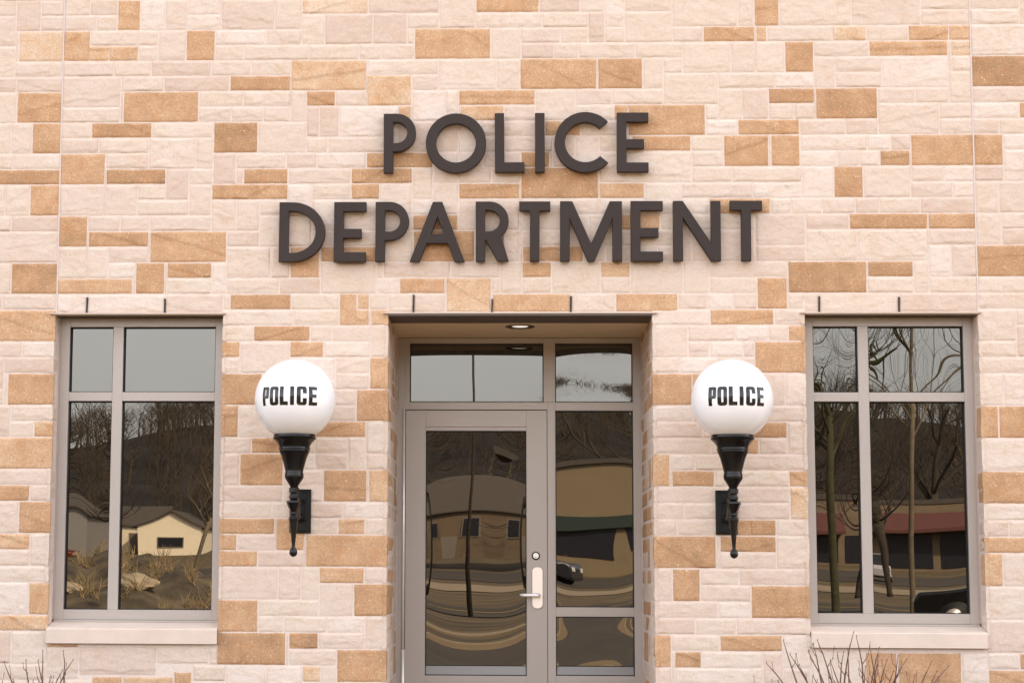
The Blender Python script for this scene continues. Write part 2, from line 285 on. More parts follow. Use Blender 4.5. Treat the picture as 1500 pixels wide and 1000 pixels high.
# occupancy by course
occ = {r: [] for r in range(R_MIN-1, R_MAX+3)}
STONES = []                                       # (x0, x1, ztop, zbot, kind, tone)
def opening_rows(o):
    for r in occ:
        zt, zb = Z0-CS*r, Z0-CS*(r+1); ov = min(zt, o[3])-max(zb, o[2])
        if ov > .45*CS: yield r
for o in OPEN:
    for r in opening_rows(o): occ[r].append((o[0], o[1]))
for r in range(39, 43): occ[r].append((-2.892, -1.865 if r == 39 else -1.965))
for x0, x1, r, n, t in TAN:
    if n < 1 or r > R_MAX: continue
    r, n = int(r), int(n)
    for o in OPEN:                                # snap to opening edges
        if any(q in range(r, r+n) for q in opening_rows(o)):
            if abs(x1-o[0]) < .06 or (x0 < o[0] < x1): x1 = o[0]
            if abs(x0-o[1]) < .06 or (x0 < o[1] < x1): x0 = o[1]
    for j in JOINTS:
        if abs(x1+.006-j) < .03: x1 = j
        if abs(x0-.006-j) < .03: x0 = j
    zb = Z0-CS*(r+n)
    if r+n-1 == 17 and any(o[0]-.05 < (x0+x1)/2 < o[1]+.05 for o in OPEN): zb = 2.331
    e0 = x0 if (x0 in JOINTS or any(abs(x0-o[1]) < 1e-6 for o in OPEN)) else x0-.0055
    e1 = x1 if (x1 in JOINTS or any(abs(x1-o[0]) < 1e-6 for o in OPEN)) else x1+.0055
    if t > .12 or t == .02: STONES.append((e0, e1, Z0-CS*r, zb, 1, t))
    else: STONES.append((e0, e1, Z0-CS*r, zb, 0, .0))
    for q in range(r, r+n): occ[q].append((e0, e1))
for x0, x1, zt, zb, k, t in ((-2.892, -2.69, .236, .218, 1, .5), (-2.892, -2.685, .214, .02, 0, .5), (-2.685, -2.195, .225, .045, 0, .2), (-2.195, -1.868, .225, .118, 0, .7), (-2.892, -2.60, .02, -.19, 0, .8),
                             (-2.60, -2.405, .04, -.19, 1, .5), (-2.405, -2.085, .04, -.09, 1, .4), (-2.085, -1.97, .07, -.19, 1, .6), (-2.405, -2.085, -.09, -.19, 0, .3)):
    STONES.append((x0, x1, zt, zb, k, t))
def free(r, a, b):
    iv = sorted((max(a, p), min(b, q)) for p, q in occ[r] if q > a and p < b); res = []; x = a
    for p, q in iv:
        if p > x+1e-4: res.append((x, p))
        x = max(x, q)
    if x < b-1e-4: res.append((x, b))
    return res
ends = {r: [] for r in occ}
for r in range(R_MIN, R_MAX+1):
    cuts = sorted([X_MIN, X_MAX]+list(JOINTS)+([o[0] for o in OPEN]+[o[1] for o in OPEN]+WEEPS if r == 17 else []))
    for ca, cb in zip(cuts[:-1], cuts[1:]):
        for a, b in free(r, ca, cb):
            x = a
            while b-x > 1e-3:
                wd = rs.choice((.14, .16, .20, .24, .30, .34, .40, .44)) * rs.uniform(.92, 1.08)
                if r == 17 and any(o[0]-.01 <= x <= o[1] for o in OPEN): wd = rs.uniform(.34, .52)
                if b-x-wd < .11: wd = b-x
                if wd > .62: wd = .5*(b-x)
                x1 = x+wd
                for e in ends[r-1] if r-1 in ends else []:
                    if abs(e-x1) < .035 and x1 < b-.12: x1 = e+.05
                n = 1; kk = int((x > 3.4 or x1 < -3.35 or r < -3) and rs.random() < .2)
                two = 1.0 if wd < .17 else .55
                if r < R_MAX and r not in (16, 17) and rs.random() < two*.8:
                    if any(p <= x+1e-4 and x1 <= q+1e-4 for p, q in free(r+1, X_MIN, X_MAX)) and not any(x+.01 < j < x1-.01 for j in JOINTS): n = 2
                if r == R_MAX: n = 1
                zb = Z0-CS*(r+n)
                if r == 17 and any(o[0]-.001 <= x and x1 <= o[1]+.001 for o in OPEN): zb = 2.331
                STONES.append((x, x1, Z0-CS*r, zb, kk, rs.uniform(.35, .85) if kk else min(1, max(0, rs.gauss(.5, .28)))))
                for q in range(r, r+n): occ[q].append((x, x1))
                ends[r].append(x1); x = x1
FX, FZ = (-3.6, 3.8), (-.4, 4.5)
for x0, x1, zt, zb, k, t in STONES:
    near = x1 > FX[0] and x0 < FX[1] and zt > FZ[0] and zb < FZ[1]
    ins = [.0055, .0055, .0048, .0048]
    for o in OPEN:
        if zb < o[3]-.03 and zt > o[2]+.02:
            if abs(x1-o[0]) < 1e-3: ins[1] = 0
            if abs(x0-o[1]) < 1e-3: ins[0] = 0
    if (zt-zb) < .04: ins[2] = ins[3] = .001
    stone((x0, 0, zb), (1, 0, 0), (0, -1, 0), x1-x0, zt-zb, k, t, (.008 if k == 0 else .009) if near else .03, ins)
# returns of the stone into the openings
def jamb(xe, side, o, depth, first):
    """side -1: the left jamb (faces +X), +1: the right jamb (faces -X)"""
    front = sorted([s for s in STONES if (abs(s[1]-xe) < 1e-3 if side < 0 else abs(s[0]-xe) < 1e-3) and s[3] < o[3]-.02 and s[2] > o[2]], key=lambda s: -s[2])
    def put(y0, y1, zt, zb, k, t, ins):
        if side < 0: stone((xe, y0, zb), (0, 1, 0), (1, 0, 0), y1-y0, zt-zb, k, t, .011, ins)
        else: stone((xe, y1, zb), (0, -1, 0), (-1, 0, 0), y1-y0, zt-zb, k, t, .011, (ins[1], ins[0], ins[2], ins[3]))
    for s in front:
        zt, zb = min(s[2], o[3]), max(s[3], o[2])
        y1 = depth if first >= depth else rs.choice((.11, .14, .26))
        put(-.004, y1, zt, zb, s[4], s[5], (0, .005, .0048, .0048))
        y = y1; lay = [(zt, zb)]
        while y < depth-.01:
            wd = rs.choice((.12, .18, .22, .3, .36))
            if depth-y-wd < .1: wd = depth-y
            sub = [(zt, zb)]
            if zt-zb > .15 and rs.random() < .5: sub = [(zt, (zt+zb)/2), ((zt+zb)/2, zb)]
            for a, b in sub:
                k = rs.random() < .3; put(y, y+wd, a, b, int(k), rs.uniform(.35, .8) if k else rs.uniform(0, 1), (.005, .005, .0048, .0048))
            y += wd
jamb(OPEN[0][0], -1, OPEN[0], .13, .2); jamb(OPEN[0][1], 1, OPEN[0], .13, .2)
jamb(OPEN[1][0], -1, OPEN[1], .13, .2); jamb(OPEN[1][1], 1, OPEN[1], .13, .2)
jamb(OPEN[2][0], -1, OPEN[2], 1.09, .1); jamb(OPEN[2][1], 1, OPEN[2], 1.09, .1)
# mortar sheet behind the stones, with the openings left out
def quad(p):
    global wn
    WV.append(np.array(p, float)); WF.append(np.array([[wn, wn+1, wn+2, wn+3]])); WM.append(np.zeros(1, np.int32)); WT.append(np.zeros(4)); wn += 4
ZB, ZT = -.5, Z0-CS*R_MIN
xs = sorted([X_MIN, X_MAX]+[v for o in OPEN for v in o[:2]]); zs = sorted([ZB, ZT, .24, 2.318])
for xa, xb in zip(xs[:-1], xs[1:]):
    for za, zb in zip(zs[:-1], zs[1:]):
        xm, zm = (xa+xb)/2, (za+zb)/2
        if any(o[0] < xm < o[1] and o[2]-.1 < zm < o[3] for o in OPEN): continue
        quad(((xa, .004, za), (xb, .004, za), (xb, .004, zb), (xa, .004, zb)))
for o, dp in ((OPEN[0], .30), (OPEN[1], .30), (OPEN[2], 1.3)):
    za = max(o[2], ZB) if dp < 1 else ZB
    quad(((o[0]-.0005, .004, za), (o[0]-.0005, dp, za), (o[0]-.0005, dp, o[3]), (o[0]-.0005, .0005, o[3])))
    quad(((o[1]+.0005, dp, za), (o[1]+.0005, .004, za), (o[1]+.0005, .0005, o[3]), (o[1]+.0005, dp, o[3])))
V = np.concatenate(WV).astype(np.float32); F = np.concatenate(WF).astype(np.int32)
me = bpy.data.meshes.new('stone_wall'); me.vertices.add(len(V)); me.vertices.foreach_set('co', V.ravel())
me.loops.add(F.size); me.loops.foreach_set('vertex_index', F.ravel()); me.polygons.add(len(F))
me.polygons.foreach_set('loop_start', np.arange(0, F.size, 4, dtype=np.int32)); me.polygons.foreach_set('loop_total', np.full(len(F), 4, np.int32))
for m in (M['mortar'], M['cream'], M['tan']): me.materials.append(m)
me.polygons.foreach_set('material_index', np.concatenate(WM)); me.polygons.foreach_set('use_smooth', np.ones(len(F), bool))
me.update(calc_edges=True)
at = me.attributes.new('tone', 'FLOAT', 'POINT'); at.data.foreach_set('value', np.concatenate(WT).astype(np.float32))
me.set_sharp_from_angle(angle=R(50))
station = thing('police_station', 'police station with a cream and tan stone front and a recessed glass entrance', 'building', (0, 0, -.4))
def part(mb, name, mats, parent=None, **k):
    """a part authored in world metres, hung on a parent"""
    o = mb.build(name, mats, None, **k); p = parent or station; o.parent = p
    o.matrix_parent_inverse = Matrix.Translation(-world_loc(p)); return o
def world_loc(p):
    v = Vector((0, 0, 0))
    while p is not None and p.type == 'EMPTY': v += p.location; p = p.parent
    return v
wall = bpy.data.objects.new('stone_wall', me); COL.objects.link(wall); wall.parent = station; wall.matrix_parent_inverse = Matrix.Translation((0, 0, .4))
for j in JOINTS:
    zb = 2.33
    part(MB().box(j-.0045, j+.0045, -.0005, .01, zb, ZT), 'control_joint', M['caulk'], wall)
# ---------------------------------------------------------------- rest of the building shell
YB = 16.0
for xa, xb, ya, yb in ((X_MIN+.02, X_MIN+.3, .3, YB), (X_MAX-.3, X_MAX-.02, .3, YB), (X_MIN+.3, X_MAX-.3, YB-.3, YB)): part(MB().box(xa, xb, ya, yb, -.5, ZT-.05), 'side_wall', M['sill'])
part(MB().box(X_MIN+.3, X_MAX-.3, .32, YB-.3, ZT-.4, ZT-.2), 'roof', M['roofing'])
part(MB().box(X_MIN-.05, X_MAX+.05, -.05, .36, ZT+.002, ZT+.12, .01), 'coping', M['sill'])
for xa in (X_MIN, X_MAX-.3): part(MB().box(xa, xa+.3, .006, .299, -.5, ZT-.003), 'corner_pier', M['sill'])
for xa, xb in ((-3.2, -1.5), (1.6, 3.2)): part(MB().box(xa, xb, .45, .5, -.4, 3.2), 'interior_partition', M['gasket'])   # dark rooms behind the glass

# ---------------------------------------------------------------- glass panes: sealed units that bow a little
def pane(x0, x1, z0, z1, y, parent, bow=0., bowx=0., wav=.00012, seed=1., nx=40, nz=60, tilt=0., freq=(3., 2.)):
    vs, fs = [], []
    for j in range(nz+1):
        for i in range(nx+1):
            u, v = i/nx, j/nz; a, b = 2*u-1, 2*v-1; x, z = x0+(x1-x0)*u, z0+(z1-z0)*v
            d = bow*(1-b*b)*(1-a**4)+bowx*(1-a*a)*(1-b**4)
            d += wav*(math.sin(freq[0]*x*3+seed*2.1+1.3*math.sin(z*2.2+seed))+math.sin(freq[1]*z*4+seed*3.7+math.sin(x*4+seed*1.7)))+wav*.12*math.sin(z*27+x*5+seed)
            vs.append((x, y+d+tilt*(z-z0), z))
    for j in range(nz):
        for i in range(nx):
            k = j*(nx+1)+i; fs.append((k, k+1, k+nx+2, k+nx+1))
    return part(MB().add(vs, fs, 0, True), 'pane', M['glass'], parent, recalc=False)
M['glass'] = glass_mat()

def gasket_ring(x0, x1, z0, z1, y0, y1, parent, t=.006):
    o, i = [(x0, z0), (x1, z0), (x1, z1), (x0, z1)], [(x0+t, z0+t), (x1-t, z0+t), (x1-t, z1-t), (x0+t, z1-t)]
    vs = [(x, y0, z) for x, z in o]+[(x, y0, z) for x, z in i]+[(x, y1, z) for x, z in o]+[(x, y1, z) for x, z in i]; fs = []
    for k in range(4):
        n = (k+1) % 4; fs += [(k, n, 4+n, 4+k), (4+k, 4+n, 12+n, 12+k), (8+k, 12+k, 12+n, 8+n), (k, 8+k, 8+n, n)]
    return part(MB().add(vs, fs), 'gasket', M['gasket'], parent)
def window(xo, panes_opt, sill_seed):
    """storefront window set .14 m back in its opening; xo = left edge of the opening"""
    yf, yg = .14, .185
    f = MB(); b = .0025
    f.box(xo+.012, xo+.07, yf, .25, .385, 2.312, b); f.box(xo+1.016, xo+1.07, yf, .25, .385, 2.312, b)
    f.box(xo+.07, xo+1.016, yf+.001, .25, 2.256, 2.311, b); f.box(xo+.07, xo+1.016, yf+.001, .25, .386, .450, b)
    f.box(xo+.352, xo+.418, yf+.002, .25, .450, 2.256, b)
    f.box(xo+.07, xo+.352, yf+.001, .25, 1.777, 1.835, b); f.box(xo+.418, xo+1.016, yf+.001, .25, 1.777, 1.835, b)
    f.box(xo+.012, xo+1.07, yf-.012, yf+.05, .372, .3848, .001)
    w = part(f, 'window', M['frame'])
    for xa, xb in ((.07, .352), (.418, 1.016)):
        for za, zb in ((.45, 1.777), (1.835, 2.256)): gasket_ring(xo+xa, xo+xb, za, zb, yg-.022, yg+.03, w)
    k = 0
    for za, zb in ((.45, 1.777), (1.835, 2.256)):
        for xa, xb in ((.07, .352), (.418, 1.016)):
            pane(xo+xa+.004, xo+xb-.004, za+.004, zb-.004, yg, w, **panes_opt[k]); k += 1
    for xa, xb in ((xo, xo+.0118), (xo+1.0702, xo+1.082)): part(MB().box(xa, xb, yf+.012, .2, .39, 2.318), 'sealant', M['caulk'], w)
    # sill: a cut stone with a sloping top
    s = MB().prism([(-.035, .243), (-.035, .330), (-.030, .335), (.128, .371), (.19, .3715), (.19, .243)], xo+.004, xo+1.078, 'x')
    part(s, 'sill', M['sill'], w)
    part(MB().box(xo-.03, xo+1.1, -.022, .0, 2.3195, 2.3265).box(xo, xo+1.082, -.02, .06, 2.3155, 2.3194), 'flashing', M['flash'], w)
    part(MB().box(xo+.001, xo+1.081, .0602, .30, 2.312, 2.318), 'lintel', M['bronze'], w)
    return w
window(-2.892, [dict(bow=.0001, wav=.00003, seed=1), dict(bow=.00018, wav=.00005, seed=2.3), dict(bow=.0006, wav=.00006, seed=3), dict(bow=.0006, wav=.00006, seed=4)], 1)
window(1.868, [dict(bow=.0001, wav=.00004, seed=5, freq=(2, 3.4)), dict(bow=.0003, bowx=.0001, wav=.00006, seed=6.2, freq=(2, 3)), dict(bow=.0002, wav=.00004, seed=7, freq=(1, 5)), dict(bow=.0004, wav=.00005, seed=8, freq=(1, 6))], 2)

# weep slots in the joints above the openings
wm = MB
for i, x in enumerate(WEEPS):
    z1 = (2.427, 2.418, 2.441, 2.414, 2.431, 2.428, 2.423)[i]; h = rs.uniform(-.002, .002)
    part(MB().add([(x-.0055, -.0065, 2.327), (x+.0045, -.0065, 2.327), (x+.0055+h, -.0065, z1), (x-.004+h, -.0065, z1+.002), (x-.0055, .01, 2.327), (x+.0045, .01, 2.327), (x+.0055+h, .01, z1), (x-.004+h, .01, z1+.002)],
                  [(0, 1, 2, 3), (4, 7, 6, 5), (0, 4, 5, 1), (1, 5, 6, 2), (2, 6, 7, 3), (3, 7, 4, 0)]), 'weep_slot', M['weep'])

# ---------------------------------------------------------------- recessed entrance
RX0, RX1, YF = -.758, .914, 1.10
part(MB().box(RX0-.03, RX1+.03, -.022, .0, 2.3195, 2.3265), 'flashing', M['flash'])
part(MB().box(RX0+.001, RX1-.001, -.018, .36, 2.306, 2.3190), 'lintel', M['bronze'])
part(MB().box(RX0+.001, RX1-.001, .362, 1.25, 2.302, 2.318), 'soffit', M['soffit'])
ef = MB(); b = .0025; FZ0 = -.385
ef.box(RX0+.006, -.706, YF, YF+.12, FZ0, 2.30, b); ef.box(.855, RX1-.006, YF, YF+.12, FZ0, 2.30, b)
ef.box(-.706, -.671, YF+.001, YF+.12, 1.805, 2.299, b)
ef.box(-.671, .246, YF+.001, YF+.12, 2.261, 2.299, b); ef.box(.326, .855, YF+.001, YF+.12, 2.261, 2.299, b)
ef.box(-.671, .271, YF+.001, YF+.12, 1.805, 1.857, b); ef.box(.326, .855, YF+.001, YF+.12, 1.798, 1.857, b)
ef.box(.271, .326, YF, YF+.12, FZ0, 1.857, b); ef.box(.246, .326, YF, YF+.12, 1.857, 2.299, b)
ef.box(.326, .855, YF+.001, YF+.12, .404, .467, b); ef.box(.326, .855, YF+.001, YF+.12, FZ0+.001, .010, b)
E_ = part(ef, 'entrance_frame', M['frame'])
for xa, xb in ((RX0+.0005, RX0+.0055), (RX1-.0055, RX1-.0005)): part(MB().box(xa, xb, YF-.012, YF+.1, FZ0, 2.30), 'sealant', M['caulk'], E_)
yg = YF+.035
for xa, xb, za, zb in ((-.671, .246, 1.857, 2.261), (.326, .855, 1.857, 2.261), (.326, .855, .467, 1.798), (.326, .855, .010, .404)): gasket_ring(xa, xb, za, zb, yg-.02, yg+.03, E_)
pane(-.668, .243, 1.860, 2.258, yg, E_, bow=.0004, wav=.00006, seed=9)
pane(.329, .852, 1.860, 2.258, yg, E_, bow=.0008, wav=.00018, seed=10, freq=(1, 6))
pane(.329, .852, .470, 1.795, yg, E_, bow=.0005, wav=.00008, seed=11.4, freq=(1.2, 3.2))
pane(.329, .852, .075, .401, yg, E_, bow=.0010, wav=.00012, seed=12, freq=(2, 5))
part(MB().prism([(YF+.012, .0165), (YF+.03, .070), (YF+.045, .070), (YF+.045, .0165)], .333, .848, 'x'), 'glazing_stop', M['stop'], E_)
part(MB().box(RX0+.01, RX1-.01, YF-.09, YF+.14, -.398, -.386, .003), 'threshold', M['satin'], E_)
# door leaf
d = MB(); DX0, DX1, DZ0, DZ1, YD = -.697, .268, -.375, 1.800, YF-.004
d.box(DX0, -.559, YD, YD+.045, DZ0, DZ1, b); d.box(.128, DX1, YD, YD+.045, DZ0, DZ1, b)
d.box(-.559, .128, YD+.0005, YD+.045, 1.687, DZ1-.0005, b); d.box(-.559, .128, YD+.0005, YD+.045, DZ0+.0005, .007, b)
d.box(-.559, .128, YD+.008, YD+.045, 1.660, 1.6868, .002)
D_ = part(d, 'door', M['frame'])
gasket_ring(-.559, .128, .007, 1.66, YD+.012, YD+.04, D_)
part(MB().box(DX0-.004, DX0-.0005, YD+.01, YD+.06, DZ0, DZ1+.004).box(DX1+.0004, DX1+.0028, YD+.006, YD+.06, DZ0, DZ1+.004).box(DX0, DX1, YD+.006, YD+.06, DZ1+.0004, DZ1+.0045), 'weather_strip', M['gasket'], D_)
pane(-.556, .125, .074, 1.657, YD+.03, D_, bow=.0013, bowx=.0006, wav=.00008, seed=13.2, freq=(4.2, 1.3))
part(MB().prism([(YD+.010, .0135), (YD+.026, .070), (YD+.04, .070), (YD+.04, .0135)], -.553, .122, 'x'), 'glazing_stop', M['stop'], D_)
part(MB().tube([(DX0-.011, YD-.006, DZ0+.01), (DX0-.011, YD-.006, .18)], .011, 16).tube([(DX0-.011, YD-.006, .1815), (DX0-.011, YD-.006, DZ1+.012)], .0085, 16), 'hinge', M['bright'], D_)
def rounded(x0, x1, z0, z1, r, n=8):
    p = []
    for cx, cz, a0 in ((x1-r, z0+r, -90), (x1-r, z1-r, 0), (x0+r, z1-r, 90), (x0+r, z0+r, 180)):
        for i in range(n+1):
            a = R(a0+90*i/n); p.append((cx+r*math.cos(a), cz+r*math.sin(a)))
    return p
def plate(pts, y0, y1, ch):
    """flat plate from an outline in (x, z): chamfered front edge"""
    n = len(pts); cx = sum(p[0] for p in pts)/n; cz = sum(p[1] for p in pts)/n
    q = [(cx+(x-cx)*(1-ch/abs(max(.012, math.hypot(x-cx, z-cz)))), cz+(z-cz)*(1-ch/max(.012, math.hypot(x-cx, z-cz)))) for x, z in pts]
    vs = [(x, y1, z) for x, z in pts]+[(x, y0+ch, z) for x, z in pts]+[(x, y0, z) for x, z in q]
    fs = [tuple(2*n+i for i in range(n))]+[(i, (i+1) % n, n+(i+1) % n, n+i) for i in range(n)]+[(n+i, n+(i+1) % n, 2*n+(i+1) % n, 2*n+i) for i in range(n)]
    return MB().add(vs, fs)
circ = lambda cx, cz, r, n=28: [(cx+r*math.cos(i*2*math.pi/n), cz+r*math.sin(i*2*math.pi/n)) for i in range(n)]
part(plate(rounded(.166, .237, .456, .737, .030), YD-.012, YD, .003), 'escutcheon', M['satin'], D_)
lv = MB().tube([(.208, YD-.01, .547), (.208, YD-.055, .547)], .012, 16)
lv.tube([(.216, YD-.058, .547), (.20, YD-.060, .547), (.15, YD-.060, .547), (.11, YD-.057, .547), (.092, YD-.046, .547), (.086, YD-.030, .547)], [.0125, .0135, .012, .011, .0105, .009], 16)
part(lv, 'handle', M['bright'], D_)
lk = part(plate(circ(.191, .812, .028), YD-.010, YD, .004), 'lock', M['gasket'], D_)
part(plate(circ(.191, .812, .0205), YD-.014, YD-.009, .002), 'lock_cylinder', M['bright'], D_)
part(MB().box(.1885, .1935, YD-.0146, YD-.0139, .798, .806), 'keyhole', M['gasket'], D_)

# recessed ceiling lamp in the soffit
lt = thing('ceiling_light', 'small round recessed lamp in the soffit above the glass door', 'ceiling light', (.083, .50, 2.302))
rg = MB().lathe([(0.0, .098), (-.004, .098), (-.006, .092), (-.005, .078), (0.012, .066), (.012, .098)], 40); rg.build('trim_ring', M['bronze'], lt)
MB().lathe([(.010, .064), (.002, .062), (-.002, .045), (-.0035, .02), (-.004, .004)], 32).build('lens', M['lens'], lt)

# ---------------------------------------------------------------- the lettering on the wall
sign = thing('wall_sign', 'dark bronze raised letters reading POLICE DEPARTMENT on the stone wall above the entrance', 'sign', (.06, 0, 2.64))
ST = .0605; LY0, LY1 = -.072, -.018
def arc(cx, cz, r, a0, a1, n=28): return [(cx+r*math.cos(R(a0+(a1-a0)*i/n)), cz+r*math.sin(R(a0+(a1-a0)*i/n))) for i in range(n+1)]
def glyph(ch, w, h):
    s = ST
    if ch == 'I': return [[(0, 0), (w, 0), (w, h), (0, h)]]
    if ch == 'L': return [[(0, 0), (w, 0), (w, s*1.05), (s, s*1.05), (s, h), (0, h)]]
    if ch == 'E':
        m = w*.86; a = h*.395; bb = a+s*.98
        return [[(0, 0), (w, 0), (w, s), (s, s), (s, a), (m, a), (m, bb), (s, bb), (s, h-s), (w, h-s), (w, h), (0, h)]]
    if ch == 'T': return [[((w-s)/2, 0), ((w+s)/2, 0), ((w+s)/2, h-s), (w, h-s), (w, h), (0, h), (0, h-s), ((w-s)/2, h-s)]]
    if ch == 'P':
        bh = h*.645; r = bh/2; cz = h-r; ri = r-s*.93
        return [[(0, 0), (s, 0), (s, h-bh)]+arc(w-r, cz, r, -90, 90)+[(0, h)], [(s, cz+ri)]+arc(w-r, cz, ri, 90, -90)+[(s, cz-ri)]]
    if ch == 'R':
        bh = h*.645; r = bh/2; cz = h-r; ri = r-s*.93; k = -52
        return [[(0, 0), (s, 0), (s, h-bh), (s+.004, h-bh), (w-s*1.17, 0), (w, 0), (w-r+r*math.cos(R(k)), cz+r*math.sin(R(k)))]+arc(w-r, cz, r, k, 90)+[(0, h)], [(s, cz+ri)]+arc(w-r, cz, ri, 90, -90)+[(s, cz-ri)]]
    if ch == 'D':
        r = h/2; ri = r-s*.95; k = (w-s)/(w-s)
        ex = (w-.085)/r
        o = [(.085+(x-.085)*1, z) for x, z in [(.085+ex*r*math.cos(R(t)), r+r*math.sin(R(t))) for t in range(-90, 91, 5)]]
        ei = (w-s-.085)/ri
        i = [(.085+ei*ri*math.cos(R(t)), r+ri*math.sin(R(t))) for t in range(90, -91, -5)]
        return [[(0, 0)]+o+[(0, h)], [(s, r+ri)]+i+[(s, r-ri)]]
    if ch == 'O':
        r = w/2; return [arc(r, h/2, r, 0, 354, 60), arc(r, h/2, r-.0665, 354, 0, 60)]
    if ch == 'C':
        r = h/2; ri = r-.0665; a = 43
        return [arc(r, r, r, a, 360-a, 50)+arc(r, r, ri, 360-a-1, a+1, 50)]
    if ch == 'A':
        t = .060; c = w/2; q = (c-t/2)/h
        def xin(z): return s*1.17+q*z          # inner edge of the left leg
        z1, z2 = h*.155*2.0, h*.155*2.0; zc0, zc1 = h*.305, h*.46
        zt = min((c-s*1.17)/q, h*.99)
        return [[(0, 0), (s*1.05, 0), (s*1.05+q*zc0, zc0), (w-s*1.05-q*zc0, zc0), (w-s*1.05, 0), (w, 0), (c+t/2, h), (c-t/2, h)],
                [(s*1.1+q*zc1, zc1), (c, min((c-s*1.1)/q, h*.9)), (w-s*1.1-q*zc1, zc1)]]
    if ch == 'M':
        c = w/2; d = .052
        return [[(0, 0), (s, 0), (s, h*.72), (c-d*.42, 0), (c+d*.42, 0), (w-s, h*.72), (w-s, 0), (w, 0), (w, h), (w-s*1.28, h), (c, h*.295), (s*1.28, h), (0, h)]]
    if ch == 'N':
        return [[(0, 0), (s, 0), (s, h*.72), (w-s, 0), (w, 0), (w, h), (w-s, h), (w-s, h*.30), (s, h), (0, h)]]
LET = [('P', -.788, -.582, 0), ('O', -.521, -.136, 0), ('L', -.079, .109, 0), ('I', .176, .237, 0), ('C', .300, .640, 0), ('E', .694, .894, 0),
       ('D', -1.453, -1.16, 1), ('E', -1.103, -.898, 1), ('P', -.838, -.625, 1), ('A', -.619, -.271, 1), ('R', -.201, .008, 1), ('T', .073, .27, 1), ('M', .332, .723, 1), ('E', .778, .98, 1), ('N', 1.045, 1.343, 1), ('T', 1.401, 1.603, 1)]
for ch, xa, xb, row in LET:
    zb, zt = ((3.217, 3.600), (2.646, 3.029))[row]; w_, h_ = xb-xa, zt-zb; ex = 0
    if ch in 'OC': ex = .004; zb -= ex; h_ += 2*ex
    cu = bpy.data.curves.new('letter', 'CURVE'); cu.dimensions = '2D'; cu.fill_mode = 'BOTH'; cu.extrude = (LY1-LY0)/2-.0035; cu.bevel_depth = .0035; cu.bevel_resolution = 2; cu.offset = -.0035
    for pl in glyph(ch, w_, h_):
        sp = cu.splines.new('POLY'); sp.points.add(len(pl)-1); sp.use_cyclic_u = True
        for p_, q_ in zip(sp.points, pl): p_.co = (q_[0], q_[1], 0, 1)
    tmp = bpy.data.objects.new('tmp', cu); COL.objects.link(tmp); dg = bpy.context.evaluated_depsgraph_get(); dg.update()
    me = bpy.data.meshes.new_from_object(tmp.evaluated_get(dg)); bpy.data.objects.remove(tmp); bpy.data.curves.remove(cu)
    me.name = 'letter'; me.materials.clear(); me.materials.append(M['letter'])
    rx = rs.uniform(-.006, .006)
    me.transform(Matrix.Translation((xa, (LY0+LY1)/2, zb)) @ Matrix.Rotation(rx, 4, 'Y') @ Matrix.Rotation(R(90), 4, 'X'))
    me.set_sharp_from_angle(angle=R(40))
    o = bpy.data.objects.new('letter', me); COL.objects.link(o); o.parent = sign; o.matrix_parent_inverse = Matrix.Translation(-sign.location)
    xp, zp = xa+ST/2, [zb+.05, zt-.06]
    if ch in 'OC': xp, zp = xa+ST/2, [(zb+zt)/2]
    if ch in 'TA': xp = (xa+xb)/2; zp = [zb+.05, zt-.03] if ch == 'T' else [zt-.03]
    for z in zp: part(MB().tube([(xp, LY1-.002, z), (xp, .004, z)], .005, 8), 'mounting_pin', M['bronze'], sign)

